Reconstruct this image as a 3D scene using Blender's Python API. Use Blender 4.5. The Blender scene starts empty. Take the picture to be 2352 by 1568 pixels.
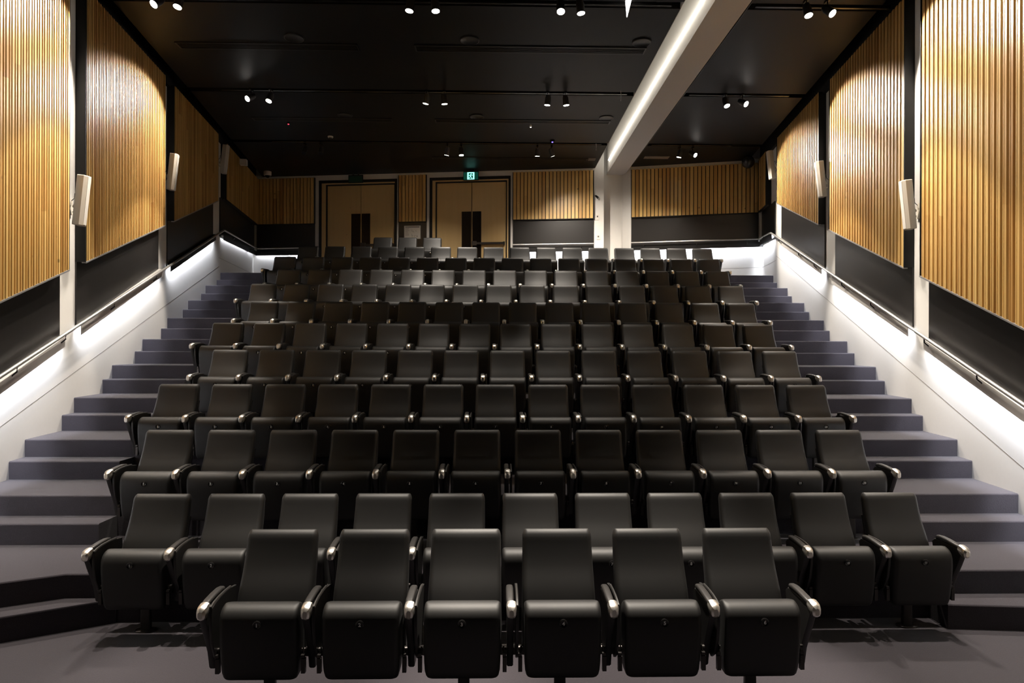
import bpy, bmesh, math, random
from mathutils import Vector, Matrix
R = random.Random(7)
SC = bpy.context.scene
COL = SC.collection
PI = math.pi

# ------------------------------------------------------------------ camera
F, YAW, ROLL, YH, ZC = 1500.0, .021, .0028, 799.8, 2.02
cam = bpy.data.objects.new('camera', bpy.data.cameras.new('camera'))
COL.objects.link(cam)
cam.data.sensor_width = 36.0
cam.data.lens = F / 2352 * 36
cam.data.shift_y = (YH - 784) / 2352
cam.data.clip_start = .05
cam.matrix_world = (Matrix.Translation((0, 0, ZC)) @ Matrix.Rotation(-YAW, 4, 'Z')
                    @ Matrix.Rotation(PI / 2, 4, 'X') @ Matrix.Rotation(ROLL, 4, 'Z'))
SC.camera = cam
# ------------------------------------------------------------------ world, exposure
w = bpy.data.worlds.new('world'); SC.world = w; w.use_nodes = True
w.node_tree.nodes['Background'].inputs[0].default_value = (.9, .85, .8, 1)
w.node_tree.nodes['Background'].inputs[1].default_value = .002
SC.view_settings.view_transform = 'Standard'
SC.view_settings.look = 'None'
SC.view_settings.gamma = 1
SC.view_settings.exposure = 0.0
SC.view_settings.use_curve_mapping = False
SC.cycles.max_bounces = 6
SC.cycles.diffuse_bounces = 4
SC.cycles.sample_clamp_indirect = 4
SC.cycles.use_denoising = True

WARM = (1.0, .90, .78)
COOL = (.86, .90, 1.0)

def spot_light(loc, aim, power, size=46, blend=.35, col=WARM, parent=None, r=.04):
    L = bpy.data.lights.new('spot', 'SPOT'); L.energy = power; L.color = col
    L.spot_size = math.radians(size); L.spot_blend = blend; L.shadow_soft_size = r
    o = bpy.data.objects.new('spot', L); COL.objects.link(o)
    d = (Vector(aim) - Vector(loc)).normalized()
    m = Matrix.Translation(loc) @ d.to_track_quat('-Z', 'Y').to_matrix().to_4x4()
    o.matrix_world = m
    if parent:
        o.parent = parent; o.matrix_parent_inverse = parent.matrix_world.inverted()
    return o
# unseen track lamps over the first rows; last pair added to brighten near slats
for x, y, ax, ay, az, p, cn in [(-4.1, 5.1, -4.95, 4.4, 3.4, 260, 60), (-3.9, 5.1, -4.2, 3.9, .3, 950, 54),
                            (4.1, 5.1, 4.9, 4.4, 3.4, 280, 60), (3.9, 5.1, 4.2, 3.9, .3, 950, 54),
                            (-1.0, 5.1, -1.2, 4.05, .8, 1900, 31), (.8, 5.1, .8, 4.0, .8, 3000, 32), (-2.6, 5.1, -2.9, 4.4, .8, 520, 46), (3.0, 5.1, 2.9, 4.4, .8, 560, 46),
                            (-2.8, 5.1, -4.9, 5.6, 4.6, 120, 84), (2.8, 5.1, 4.9, 5.6, 4.6, 140, 84)]:
    spot_light((x, y, 6.1), (ax, ay, az), p, cn, .6)

# ------------------------------------------------------------------ measuring helpers (photo pixel -> point on a known plane)
_c, _s, _cr, _sr = math.cos(YAW), math.sin(YAW), math.cos(ROLL), math.sin(ROLL)
def ray(x, y):
    a, b = x - 1176, y - YH
    u = (a * _cr + b * _sr) / F; v = (-a * _sr + b * _cr) / F
    return Vector((u * _c + _s, -u * _s + _c, -v))
def at_z(x, y, z):
    r = ray(x, y); return Vector((0, 0, ZC)) + r * ((z - ZC) / r.z)
class Wall:
    """A vertical wall from P to Q: u metres along it, n metres out into the room, z up."""
    def __init__(s, P, Q, side):
        s.P = Vector((P[0], P[1], 0)); s.Q = Vector((Q[0], Q[1], 0))
        s.len = (s.Q - s.P).length; s.e = (s.Q - s.P).normalized()
        s.n = Vector((s.e.y, -s.e.x, 0)) * side
    def pt(s, u, n, z): return s.P + s.e * u + s.n * n + Vector((0, 0, z))
    def px(s, x, y, n=0.0):
        """photo pixel -> (u, z) on the plane n metres off this wall"""
        r = ray(x, y); o = s.P + s.n * n
        N = Vector((s.n.x, s.n.y, 0))
        t = N.dot(o) / N.dot(r)
        p = Vector((0, 0, ZC)) + r * t
        return ((p - s.P).dot(s.e), p.z)
WL = Wall((-4.41, 3.38), (-5.73, 13.5), 1)
WR = Wall((4.395, 3.38), (5.753, 13.42), -1)
WL2 = Wall((-5.73, 13.5), (-6.158, 16.555), 1)
WB = Wall((-6.158, 16.555), (2.49, 15.42), 1)
WB2 = Wall((3.10, 15.32), (5.96, 14.64), 1)
WR2 = Wall((5.753, 13.42), (5.96, 14.64), -1)
ZTOP = 7.05
ZCEIL = 6.3
TOPZ_ = 6.25

# ------------------------------------------------------------------ materials
def mat(name, col, rough=.5, metal=0, bump=None, spec=.5, emis=None, es=0, sheen=0):
    m = bpy.data.materials.new(name); m.use_nodes = True
    N = m.node_tree.nodes; L = m.node_tree.links; b = N['Principled BSDF']
    b.inputs['Base Color'].default_value = (*col, 1)
    b.inputs['Roughness'].default_value = rough
    b.inputs['Metallic'].default_value = metal
    b.inputs['Specular IOR Level'].default_value = spec
    if sheen:
        b.inputs['Sheen Weight'].default_value = sheen
        b.inputs['Sheen Roughness'].default_value = .45
    if emis:
        b.inputs['Emission Color'].default_value = (*emis, 1)
        b.inputs['Emission Strength'].default_value = es
    if bump:
        sc, st, var = bump
        tc = N.new('ShaderNodeTexCoord'); no = N.new('ShaderNodeTexNoise')
        no.inputs['Scale'].default_value = sc; no.inputs['Detail'].default_value = 4
        L.new(tc.outputs['Object'], no.inputs['Vector'])
        bp = N.new('ShaderNodeBump'); bp.inputs['Strength'].default_value = st; bp.inputs['Distance'].default_value = .002
        L.new(no.outputs['Fac'], bp.inputs['Height']); L.new(bp.outputs['Normal'], b.inputs['Normal'])
        if var:
            mr = N.new('ShaderNodeMapRange'); mr.inputs[3].default_value = 1 - var; mr.inputs[4].default_value = 1 + var
            L.new(no.outputs['Fac'], mr.inputs[0])
            mx = N.new('ShaderNodeMix'); mx.data_type = 'RGBA'; mx.blend_type = 'MULTIPLY'; mx.inputs[0].default_value = 1
            mx.inputs[6].default_value = (*col, 1); L.new(mr.outputs[0], mx.inputs[7])
            L.new(mx.outputs[2], b.inputs['Base Color'])
    return m

def wood(name, dark, light, rough=.38, sc=(60, 60, 1.4)):
    m = bpy.data.materials.new(name); m.use_nodes = True
    N = m.node_tree.nodes; L = m.node_tree.links; b = N['Principled BSDF']
    b.inputs['Roughness'].default_value = rough
    at = N.new('ShaderNodeAttribute'); at.attribute_name = 'tone'
    tc = N.new('ShaderNodeTexCoord'); mp = N.new('ShaderNodeMapping'); mp.inputs['Scale'].default_value = sc
    no = N.new('ShaderNodeTexNoise'); no.inputs['Scale'].default_value = 1; no.inputs['Detail'].default_value = 5
    L.new(tc.outputs['Object'], mp.inputs['Vector'])
    ad = N.new('ShaderNodeVectorMath'); ad.operation = 'MULTIPLY_ADD'
    ad.inputs[1].default_value = (37, 11, 53)
    L.new(at.outputs['Fac'], ad.inputs[0]); L.new(mp.outputs[0], ad.inputs[2]); L.new(ad.outputs[0], no.inputs['Vector'])
    # knots: sparse dark spots
    vo = N.new('ShaderNodeTexVoronoi'); vo.inputs['Scale'].default_value = 2.3
    L.new(tc.outputs['Object'], vo.inputs['Vector'])
    kr = N.new('ShaderNodeMapRange'); kr.inputs[1].default_value = .03; kr.inputs[2].default_value = .06
    kr.inputs[3].default_value = .45; kr.inputs[4].default_value = 1
    L.new(vo.outputs['Distance'], kr.inputs[0])
    mm = N.new('ShaderNodeMath'); mm.operation = 'MULTIPLY_ADD'; mm.inputs[1].default_value = .62
    m2 = N.new('ShaderNodeMath'); m2.operation = 'MULTIPLY'; m2.inputs[1].default_value = .45
    L.new(at.outputs['Fac'], mm.inputs[0]); L.new(no.outputs['Fac'], m2.inputs[0]); L.new(m2.outputs[0], mm.inputs[2])
    mx = N.new('ShaderNodeMix'); mx.data_type = 'RGBA'; mx.inputs[6].default_value = (*dark, 1); mx.inputs[7].default_value = (*light, 1)
    L.new(mm.outputs[0], mx.inputs[0])
    m3 = N.new('ShaderNodeMix'); m3.data_type = 'RGBA'; m3.blend_type = 'MULTIPLY'; m3.inputs[0].default_value = 1
    L.new(mx.outputs[2], m3.inputs[6]); L.new(kr.outputs[0], m3.inputs[7])
    L.new(m3.outputs[2], b.inputs['Base Color'])
    return m

M = dict(
    white=mat('white_plaster', (.84, .815, .77), .7, bump=(25, .12, .02)),
    blackwall=mat('black_fabric_panel', (.020, .018, .017), .36, bump=(3, .03, .12), spec=.45),
    black=mat('black_paint', (.008, .0075, .0075), .55, spec=.3),
    ceil=mat('black_ceiling', (.0036, .0032, .0032), .5, bump=(2, .03, .1), spec=.22),
    fabric=mat('black_upholstery', (.0085, .0080, .0076), .55, bump=(900, .15, .2), spec=.55, sheen=.02),
    plastic=mat('black_plastic', (.009, .0085, .0085), .25),
    panelblk=mat('side_panel_plastic', (.018, .017, .0165), .42),
    pad=mat('arm_pad', (.030, .028, .027), .42),
    chrome=mat('brushed_nickel', (.95, .91, .84), .33, 1),
    rail=mat('satin_steel', (.90, .87, .84), .38, .9),
    steel=mat('dark_steel', (.05, .045, .043), .4, .7),
    carpet=mat('charcoal_carpet', (.040, .035, .042), .9, bump=(160, .8, .35), spec=.15, sheen=.27),
    alu=mat('aluminium_trim', (.45, .44, .44), .4, .6),
    grey=mat('grey_channel', (.80, .77, .74), .6),
    speaker=mat('cream_enclosure', (.78, .72, .62), .5),
    grille=mat('cream_grille', (.80, .76, .69), .6, bump=(400, .3, .1)),
    lens=mat('lamp_lens', (.9, .9, .9), .3, emis=(1, .95, .88), es=30),
    led=mat('led_strip', (.9, .9, .9), .3, emis=(.86, .92, 1), es=9),
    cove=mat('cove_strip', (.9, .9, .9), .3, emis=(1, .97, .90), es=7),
    deadlens=mat('unlit_lens', (.03, .03, .03), .15),
    green=mat('exit_green', (.01, .12, .08), .4, emis=(.0, .12, .08), es=.25),
    exitlit=mat('exit_lit', (.4, .9, .8), .4, emis=(.35, 1, .85), es=1.5),
    greendark=mat('exit_green_unlit', (.006, .05, .035), .4),
    paper=mat('paper', (.62, .58, .52), .7),
    ink=mat('print', (.12, .10, .09), .8),
    numeral=mat('white_numeral', (.95, .95, .95), .5),
    glassdark=mat('dark_vision_panel', (.008, .006, .006), .12),
    redled=mat('red_led', (.3, 0, 0), .4, emis=(1, .05, .1), es=3),
    blueled=mat('blue_led', (.02, .02, .4), .4, emis=(.15, .1, 1), es=5),
    slat=wood('timber_slats', (.36, .145, .022), (.90, .63, .235)),
    door=wood('door_veneer', (.54, .36, .15), (.74, .54, .26), .42, (14, 14, .7)),
)
M['fitting'] = mat('black_ceiling_fitting', (.007, .0062, .006), .4, spec=.4)
M['ventgrey'] = mat('dull_beige_vent', (.16, .13, .10), .6)
M['seam'] = mat('seam_shadow_gap', (.30, .28, .26), .8)

# ------------------------------------------------------------------ mesh builder
class MB:
    def __init__(s): s.v = []; s.f = []; s.t = []
    def face(s, idx, tone=0.5): s.f.append(tuple(idx)); s.t.append(tone)
    def add(s, pts): k = len(s.v); s.v.extend([tuple(p) for p in pts]); return k
    def hexa(s, p, tone=.5):
        """8 corners: bottom ring 0-3, top ring 4-7"""
        k = s.add(p)
        for q in ((0, 3, 2, 1), (4, 5, 6, 7), (0, 1, 5, 4), (1, 2, 6, 5), (2, 3, 7, 6), (3, 0, 4, 7)):
            s.face([k + i for i in q], tone)
    def box(s, a, b, tone=.5):
        x0, y0, z0 = a; x1, y1, z1 = b
        s.hexa([(x0, y0, z0), (x1, y0, z0), (x1, y1, z0), (x0, y1, z0), (x0, y0, z1), (x1, y0, z1), (x1, y1, z1), (x0, y1, z1)], tone)
    def wbox(s, W, u0, u1, n0, n1, za, zb, tone=.5):
        """box on a wall; za/zb = (z at u0, z at u1)"""
        if not isinstance(za, tuple): za = (za, za)
        if not isinstance(zb, tuple): zb = (zb, zb)
        P = W.pt
        s.hexa([P(u0, n0, za[0]), P(u1, n0, za[1]), P(u1, n1, za[1]), P(u0, n1, za[0]),
                P(u0, n0, zb[0]), P(u1, n0, zb[1]), P(u1, n1, zb[1]), P(u0, n1, zb[0])], tone)
    def prism(s, poly, z0, z1):
        n = len(poly); k = s.add([(x, y, z0) for x, y in poly] + [(x, y, z1) for x, y in poly])
        s.face([k + n - 1 - i for i in range(n)]); s.face([k + n + i for i in range(n)])
        for i in range(n): s.face([k + i, k + (i + 1) % n, k + n + (i + 1) % n, k + n + i])
    def loft(s, rings, cap=True):
        n = len(rings[0]); k = s.add([p for r in rings for p in r])
        for j in range(len(rings) - 1):
            for i in range(n):
                a = k + j * n + i; b = k + j * n + (i + 1) % n
                s.face((a, b, b + n, a + n))
        if cap:
            s.face([k + n - 1 - i for i in range(n)]); s.face([k + (len(rings) - 1) * n + i for i in range(n)])
    def tube(s, pts, r, n=10, cap=True):
        pts = [Vector(p) for p in pts]; rings = []
        for i, p in enumerate(pts):
            if i == 0: t = pts[1] - p
            elif i == len(pts) - 1: t = p - pts[i - 1]
            else: t = (pts[i + 1] - p).normalized() + (p - pts[i - 1]).normalized()
            t.normalize()
            a = t.cross(Vector((0, 0, 1)))
            if a.length < .05: a = t.cross(Vector((1, 0, 0)))
            a.normalize(); b = a.cross(t)
            rr = r[i] if isinstance(r, (list, tuple)) else r
            rings.append([p + a * math.cos(2 * PI * q / n) * rr + b * math.sin(2 * PI * q / n) * rr for q in range(n)])
        s.loft(rings, cap)
    def build(s, name, m, parent=None, smooth=None):
        me = bpy.data.meshes.new(name); me.from_pydata(s.v, [], s.f)
        if any(t != .5 for t in s.t):
            a = me.attributes.new('tone', 'FLOAT', 'FACE'); a.data.foreach_set('value', s.t)
        me.materials.append(m)
        bm = bmesh.new(); bm.from_mesh(me); bmesh.ops.recalc_face_normals(bm, faces=bm.faces); bm.to_mesh(me); bm.free()
        if smooth:
            me.shade_smooth(); me.set_sharp_from_angle(angle=math.radians(smooth))
        o = bpy.data.objects.new(name, me); COL.objects.link(o)
        if parent: o.parent = parent
        return o

def tag(o, label=None, cat=None, group=None, kind=None):
    if label: o['label'] = label
    if cat: o['category'] = cat
    if group: o['group'] = group
    if kind: o['kind'] = kind
    return o
def empty(name, loc=(0, 0, 0), rz=0):
    o = bpy.data.objects.new(name, None); COL.objects.link(o)
    o.location = loc; o.rotation_euler = (0, 0, rz); o.empty_display_size = .1
    return o
def rounded(w, h, r, n=4):
    """rounded rectangle outline centred on 0"""
    r = min(r, w / 2 - 1e-4, h / 2 - 1e-4); out = []
    for cx, cy, a0 in ((w / 2 - r, h / 2 - r, 0), (-w / 2 + r, h / 2 - r, 90), (-w / 2 + r, -h / 2 + r, 180), (w / 2 - r, -h / 2 + r, 270)):
        for i in range(n + 1):
            a = math.radians(a0 + 90 * i / n); out.append((cx + r * math.cos(a), cy + r * math.sin(a)))
    return out
def origin_parts(root, loc):
    """move a thing's Empty to its base while its world-built parts stay put"""
    for ch in root.children: ch.location = -Vector(loc)
    root.location = loc

# ------------------------------------------------------------------ floor, tiers, aisle stairs
RISE, D = .357, .9736
def edge(k): return 4.86 + D * (k - 2)          # front edge of the tier of row k (k >= 2)
def wl_x(y): return -4.41 - (y - 3.38) * (1.32 / 10.12)
def wr_x(y): return 4.395 + (y - 3.38) * (1.358 / 10.04)
b = MB(); b.box((-7, -2.5, -.2), (7, 17.2, 0)); tag(b.build('floor', M['carpet']), kind='structure')
XL = {k: None for k in range(12)}
ROWS = [  # x of first back corner, number of seats
    (-1.497, 6), (-2.713, 11), (-3.143, 12), (-3.530, 13), (-3.396, 13), (-3.822, 14),
    (-3.690, 14), (-4.048, 15), (-3.944, 15), (-4.332, 16), (-4.161, 16), (-2.79, 3)]
PITCH = .55
def chamf(poly, z0, z1, name):
    """tier with softly rounded carpet nosing"""
    m = MB(); m.prism(poly, z0, z1 - .012)
    c = Vector((sum(p[0] for p in poly) / len(poly), sum(p[1] for p in poly) / len(poly)))
    rings = []
    for d, z in ((0, z1 - .012), (.003, z1 - .004), (.012, z1)):
        rings.append([(x, y + (d if y < c.y else 0), z) for x, y in poly])
    m.loft(rings, True)
    return m
tiers = MB()
for k in range(2, 12):
    y0 = edge(k); y1 = edge(k + 1) if k < 11 else 15.8
    z = RISE * (k - 1)
    xl = wl_x(y0); xr = wr_x(y0)
    if k == 2: poly = [(-3.17, y0), (xr, y0), (wr_x(y1), y1 + .02), (wl_x(y1), y1 + .02), (-4.55, 4.17)]
    elif k == 11: poly = [(xl, y0), (xr, y0), (5.95, 14.66), (5.9, 16.0), (-6.1, 16.9), (-5.76, 13.8)]
    else: poly = [(xl, y0), (xr, y0), (wr_x(y1), y1 + .02), (wl_x(y1), y1 + .02)]
    c = chamf(poly, max(0, z - RISE - .1), z, 'x')
    o = len(tiers.v); tiers.v += c.v; tiers.f += [tuple(i + o for i in f) for f in c.f]; tiers.t += c.t
tag(tiers.build('floor', M['carpet'], smooth=50), kind='structure')
for side, nm in ((-1, 'left'), (1, 'right')):
    root = empty('aisle_stair'); 
    for k in range(1, 11):
        x0, n = ROWS[k]
        xin = (x0 + .205 - .42) if side < 0 else (x0 + .205 + PITCH * (n - 1) + .42)
        ye = edge(k + 1); y0 = ye - .265; z = RISE * (k - 1) + RISE / 2
        if k == 1 and side < 0:
            poly = [(-2.80, 4.845), (-2.80, ye), (-3.17, ye), (-4.55, 4.17), (-4.50, 3.93)]
        elif k == 1:
            poly = [(3.26, 4.66), (3.26, ye), (wr_x(ye), ye), (wr_x(4.55), 4.55)]
        elif side < 0: poly = [(wl_x(y0), y0), (xin, y0), (xin, ye), (wl_x(ye), ye)]
        else: poly = [(xin, y0), (wr_x(y0), y0), (wr_x(ye), ye), (xin, ye)]
        m = chamf(poly, RISE * (k - 1), z, 'x'); st = m.build('step', M['carpet'], root, 50)
    tag(root, f'carpeted half steps climbing the {nm} aisle between seats and white wall', 'stairs', kind='structure')
    root.location = (0, 0, 0)

# ------------------------------------------------------------------ walls
def wall(name, W, z0=0, u0=0, u1=None, th=.15, holes=()):
    m = MB(); m.wbox(W, u0, W.len if u1 is None else u1, -th, 0, z0, ZTOP)
    return tag(m.build(name, M['white']), kind='structure')
wall('wall_left', WL, 0, -6)
wall('wall_right', WR, 0, -6)
wall('wall_left.001', WL2, 3.3)
wall('wall_right.001', WR2, 3.3)
# back wall with the two door openings
DOORS = []
for xo, xl, xs, xr, xp, y in ((733, 751, 828, 905, 912, 412), (987, 1003, 1083, 1162, 1173, 406)):
    DOORS.append([WB.px(v, y)[0] for v in (xo, xl, xs, xr, xp)])
ZD = 6.06; ZF = 3.57
m = MB(); uu = 0
for d in DOORS:
    m.wbox(WB, uu, d[0], -.15, 0, ZF - .2, ZTOP); m.wbox(WB, d[0], d[4], -.15, 0, 6.17, ZTOP); uu = d[4]
m.wbox(WB, uu, WB.len, -.15, 0, ZF - .2, ZTOP)
tag(m.build('wall_back', M['white']), kind='structure')
wall('wall_back.001', WB2, ZF - .2)
# niche where the ceiling beam meets the back wall
NB = 15.66
m = MB()
m.box((2.3, NB, ZF - .2), (3.3, NB + .15, ZTOP))
m.hexa([(2.98, NB, ZF - .2), (3.10, 15.32, ZF - .2), (3.25, 15.32, ZF - .2), (3.25, NB, ZF - .2),
        (2.98, NB, ZTOP), (3.10, 15.32, ZTOP), (3.25, 15.32, ZTOP), (3.25, NB, ZTOP)])
tag(m.build('wall_niche', M['white']), kind='structure')

# ------------------------------------------------------------------ ceiling
def ceilband(m, x0, x1, y0, y1): m.box((x0, y0, ZCEIL), (x1, y1, ZCEIL + .08))
SLOTS = [(5.15, 5.31), (8.02, 8.18), (10.86, 11.02), (13.56, 13.72)]
m = MB(); ys = [-2.5] + [v for s_ in SLOTS for v in s_] + [16.9]
def xlc(y): return wl_x(y) + .26 if y < 13.5 else -5.5 - (y - 13.5) * .14
def xrc(y): return wr_x(y) - .26
for i in range(0, len(ys), 2):
    y0, y1 = ys[i], ys[i + 1]
    for xa, xb in ((lambda y: xlc(y), lambda y: 2.28), (lambda y: 3.12, lambda y: xrc(y))):
        yb = y1
        m.hexa([(xa(y0), y0, ZCEIL), (xb(y0), y0, ZCEIL), (xb(yb), yb, ZCEIL), (xa(yb), yb, ZCEIL),
                (xa(y0), y0, ZCEIL + .08), (xb(y0), y0, ZCEIL + .08), (xb(yb), yb, ZCEIL + .08), (xa(yb), yb, ZCEIL + .08)])
m.box((-7, -2.5, ZTOP), (7, 17.2, ZTOP + .1))
tag(m.build('ceiling', M['ceil']), kind='structure')
# white ceiling beam, its top face open to the cove
m = MB(); m.box((2.59, -2.5, 6.2), (3.03, NB, ZTOP))
tag(m.build('ceiling_beam', M['white']), 'white boxed ceiling beam running to the recess between the back wall panels', 'beam', kind='structure')
m = MB(); m.box((2.281, -2.5, ZCEIL + .002), (2.287, 15.43, ZTOP))
tag(m.build('trim_1', M['white']), kind='structure')
m = MB(); m.box((3.115, -2.5, ZCEIL - .004), (3.125, 15.0, ZCEIL + .03))
tag(m.build('trim_2', M['panelblk']), kind='structure')
m = MB()
for W in (WL, WR): m.wbox(W, -5.8, W.len, .001, .06, TOPZ_ - .03, ZTOP)
m.wbox(WL2, 0, WL2.len - .02, .001, .06, TOPZ_ - .03, ZTOP)
m.wbox(WR2, 0, WR2.len - .02, .001, .06, TOPZ_ - .03, ZTOP)
tag(m.build('trim_4', M['black']), kind='structure')
# cove light
root = empty('cove_light', (2.57, 6, 6.45))
m = MB(); m.box((.0, -8.5, -.008), (.018, 9.3, .008)); m.build('diffuser', M['cove'], root)
tag(root, 'long glowing strip light in the cove beside the white ceiling beam', 'strip light')
for yy in (1.0, 5.1, 9.2, 13.3):
    L = bpy.data.lights.new('cove', 'AREA'); L.shape = 'RECTANGLE'; L.size = 4.1; L.size_y = .02; L.energy = 3.2; L.color = (1, .95, .86)
    o = bpy.data.objects.new('cove', L); COL.objects.link(o)
    o.matrix_world = Matrix.Translation((2.47, yy, 6.46)) @ (Matrix.Rotation(-PI / 2, 4, 'Y') @ Matrix.Rotation(PI / 2, 4, 'Z'))
    o.parent = root; o.matrix_parent_inverse = Matrix.Translation((2.57, 6, 6.45)).inverted()

# ------------------------------------------------------------------ timber slat panels
BP = .092
def slat_panel(W, u0, u1, zb, zt, label, group, th=.12, flip=False, bp=BP, near_end=True):
    """zb, zt = (z at u0, z at u1)"""
    cu, cz = W.pt((u0 + u1) / 2, 0, 0), (zb[0] + zb[1]) / 2
    root = empty('timber_panel', (cu.x, cu.y, cz))
    def Z(z, u): return z[0] + (z[1] - z[0]) * (u - u0) / (u1 - u0)
    back = MB(); back.wbox(W, u0, u1, .002, th - (.07 if th > .1 else .045), zb, zt)
    # side returns
    back.wbox(W, u0 - .004, u0 + .008, .002, th - .002, (Z(zb, u0),) * 2, (Z(zt, u0),) * 2)
    back.wbox(W, u1 - .008, u1 + .004, .002, th - .002, (Z(zb, u1),) * 2, (Z(zt, u1),) * 2)
    s = MB(); n = max(1, round((u1 - u0 - .016) / bp)); p = (u1 - u0 - .016) / n
    for i in range(n):
        a = u0 + .008 + i * p
        parts = [(a + .06 * p, a + .56 * p, th), (a + .62 * p, a + .86 * p, th - .003), (a + .07 * p, a + .85 * p, th - .008)]
        if th > .1:
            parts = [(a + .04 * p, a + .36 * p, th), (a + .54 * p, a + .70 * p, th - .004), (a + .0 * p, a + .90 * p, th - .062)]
        if flip: parts = [(2 * a + p - y_, 2 * a + p - x_, t) for x_, y_, t in parts]
        cuts = [0, 1] if R.random() < .45 else [0, R.uniform(.15, .85), 1]
        for c0, c1 in zip(cuts, cuts[1:]):
            tone = min(.98, max(.02, R.gauss(.5, .2)))
            if tone == .5: tone = .501
            for x_, y_, t in parts:
                za = [Z(zb, x_) + .004, Z(zb, y_) + .004]; zz = [Z(zt, x_), Z(zt, y_)]
                lo = (za[0] + (zz[0] - za[0]) * c0, za[1] + (zz[1] - za[1]) * c0)
                hi = (za[0] + (zz[0] - za[0]) * c1, za[1] + (zz[1] - za[1]) * c1)
                if c0 > 0: lo = (max(lo),) * 2 if False else lo
                s.wbox(W, x_, y_, th - (.072 if th > .1 else .05), t, lo, hi, tone if not (th > .1 and t < th - .05) else tone * .12)  # groove floor darkened in colour to deepen the shade between ribs
    tr = MB(); tr.wbox(W, u0, u1, th - .045, th + .004, (zb[0] - .014, zb[1] - .014), (zb[0] + .003, zb[1] + .003))
    back.build('backing', M['black'], root); s.build('slats', M['slat'], root); tr.build('bottom_trim', M['alu' if th > .1 and W in (WL, WR) else 'black'], root)
    origin_parts(root, root.location.copy())
    return tag(root, label, 'wall panel', group)
def low_panel(W, u0, u1, z0, z1, label):
    m = MB(); m.wbox(W, u0, u1, .001, .02, z0, z1)
    o = m.build('lower_panel', M['blackwall']); return tag(o, label, 'wall panel', 'flat black panels between slats and handrail')

GP = 'vertical timber slat panels on the walls'
TOPZ = 6.25
def zline(W, p, q, n):
    (ua, za), (ub, zb) = W.px(*p, n), W.px(*q, n)
    return lambda u: za + (zb - za) * (u - ua) / (ub - ua)
# left wall
fl = zline(WL, (0, 693), (503, 460), .12)
fr = zline(WR, (2352, 755), (1783, 466), .12)
rl = zline(WL, (0, 865), (500, 538), .12)      # handrail centre line
rr = zline(WR, (2352, 930), (1780, 541), .12)
LU = [(.9, WL.px(160, 622, .12)[0]), (WL.px(172, 600)[0], WL.px(380, 500, .12)[0]), (WL.px(382, 500)[0], WL.px(502, 460, .12)[0])]
RU = [(.9, WR.px(2112, 633, .12)[0]), (WR.px(2100, 600)[0], WR.px(1903, 513, .12)[0]), (WR.px(1897, 515)[0], WR.px(1783, 466, .12)[0])]
ln = ['nearest the camera', 'second from the camera', 'third from the camera']
cfgL = [((189, 767), (377, 631)), ((394.5, 622), (503, 546))]
chans = []
for W, US, f, rfun, side in ((WL, LU, fl, rl, 'left'), (WR, RU, fr, rr, 'right')):
    for i, (u0, u1) in enumerate(US):
        slat_panel(W, u0, u1, (f(u0), f(u1)), (TOPZ, TOPZ), f'timber slat panel on the {side} wall, {ln[i]}', GP, flip=(side == 'left'))
        low_panel(W, u0, u1, (rfun(u0) - .06, rfun(u1) - .06), (f(u0) + .0, f(u1) + .0),
                  f'sloping flat black panel under the {side} wall slats, {ln[i]}')
# end panels and back wall
f2 = 5.10
u0 = .12; slat_panel(WL2, u0, WL2.len - .02, (5.08, f2), (TOPZ, TOPZ), 'short dim slat panel on the left wall beside the back corner', GP, flip=True)
low_panel(WL2, .02, WL2.len - .02, (4.30, 4.38), f2, 'flat black panel under the dim slats beside the back left corner')
slat_panel(WR2, .42, WR2.len - .12, (f2, f2), (TOPZ, TOPZ), 'narrow slat panel beside the back right corner, behind the farthest white speaker', GP)
low_panel(WR2, .05, WR2.len - .02, (4.34, 4.38), f2, 'short black panel beside the back right corner under narrow slats')
def bpanel(W, x0, x1, y, lab, zt=6.24, th=.06):
    a, b_ = W.px(x0, y, th)[0], W.px(x1, y, th)[0]
    return a, b_, slat_panel(W, a, b_, (f2, f2), (zt, zt), lab, GP, th=th, bp=.0885)
bp1 = bpanel(WB, 588, 722, 450, 'slat panel on the back wall left of the left double door')
bp2 = bpanel(WB, 915, 979, 450, 'narrow slat panel between the two double doors')
bp3 = bpanel(WB, 1178, 1364, 450, 'slat panel on the back wall between right door and white column')
bp4 = bpanel(WB2, 1450, 1743, 450, 'wide slat panel on the back wall right of the white column', 6.22)
low_panel(WB, bp1[0], bp1[1], 4.38, f2, 'flat black panel left of the left double door')
low_panel(WB, bp2[0], bp2[1], 3.6, f2, 'narrow black panel holding the framed plan between doors')
low_panel(WB, bp3[0], bp3[1], 4.38, f2, 'flat black panel between right door and white column')
low_panel(WB2, bp4[0], bp4[1], 4.38, f2, 'wide flat black panel right of the white column')

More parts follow.
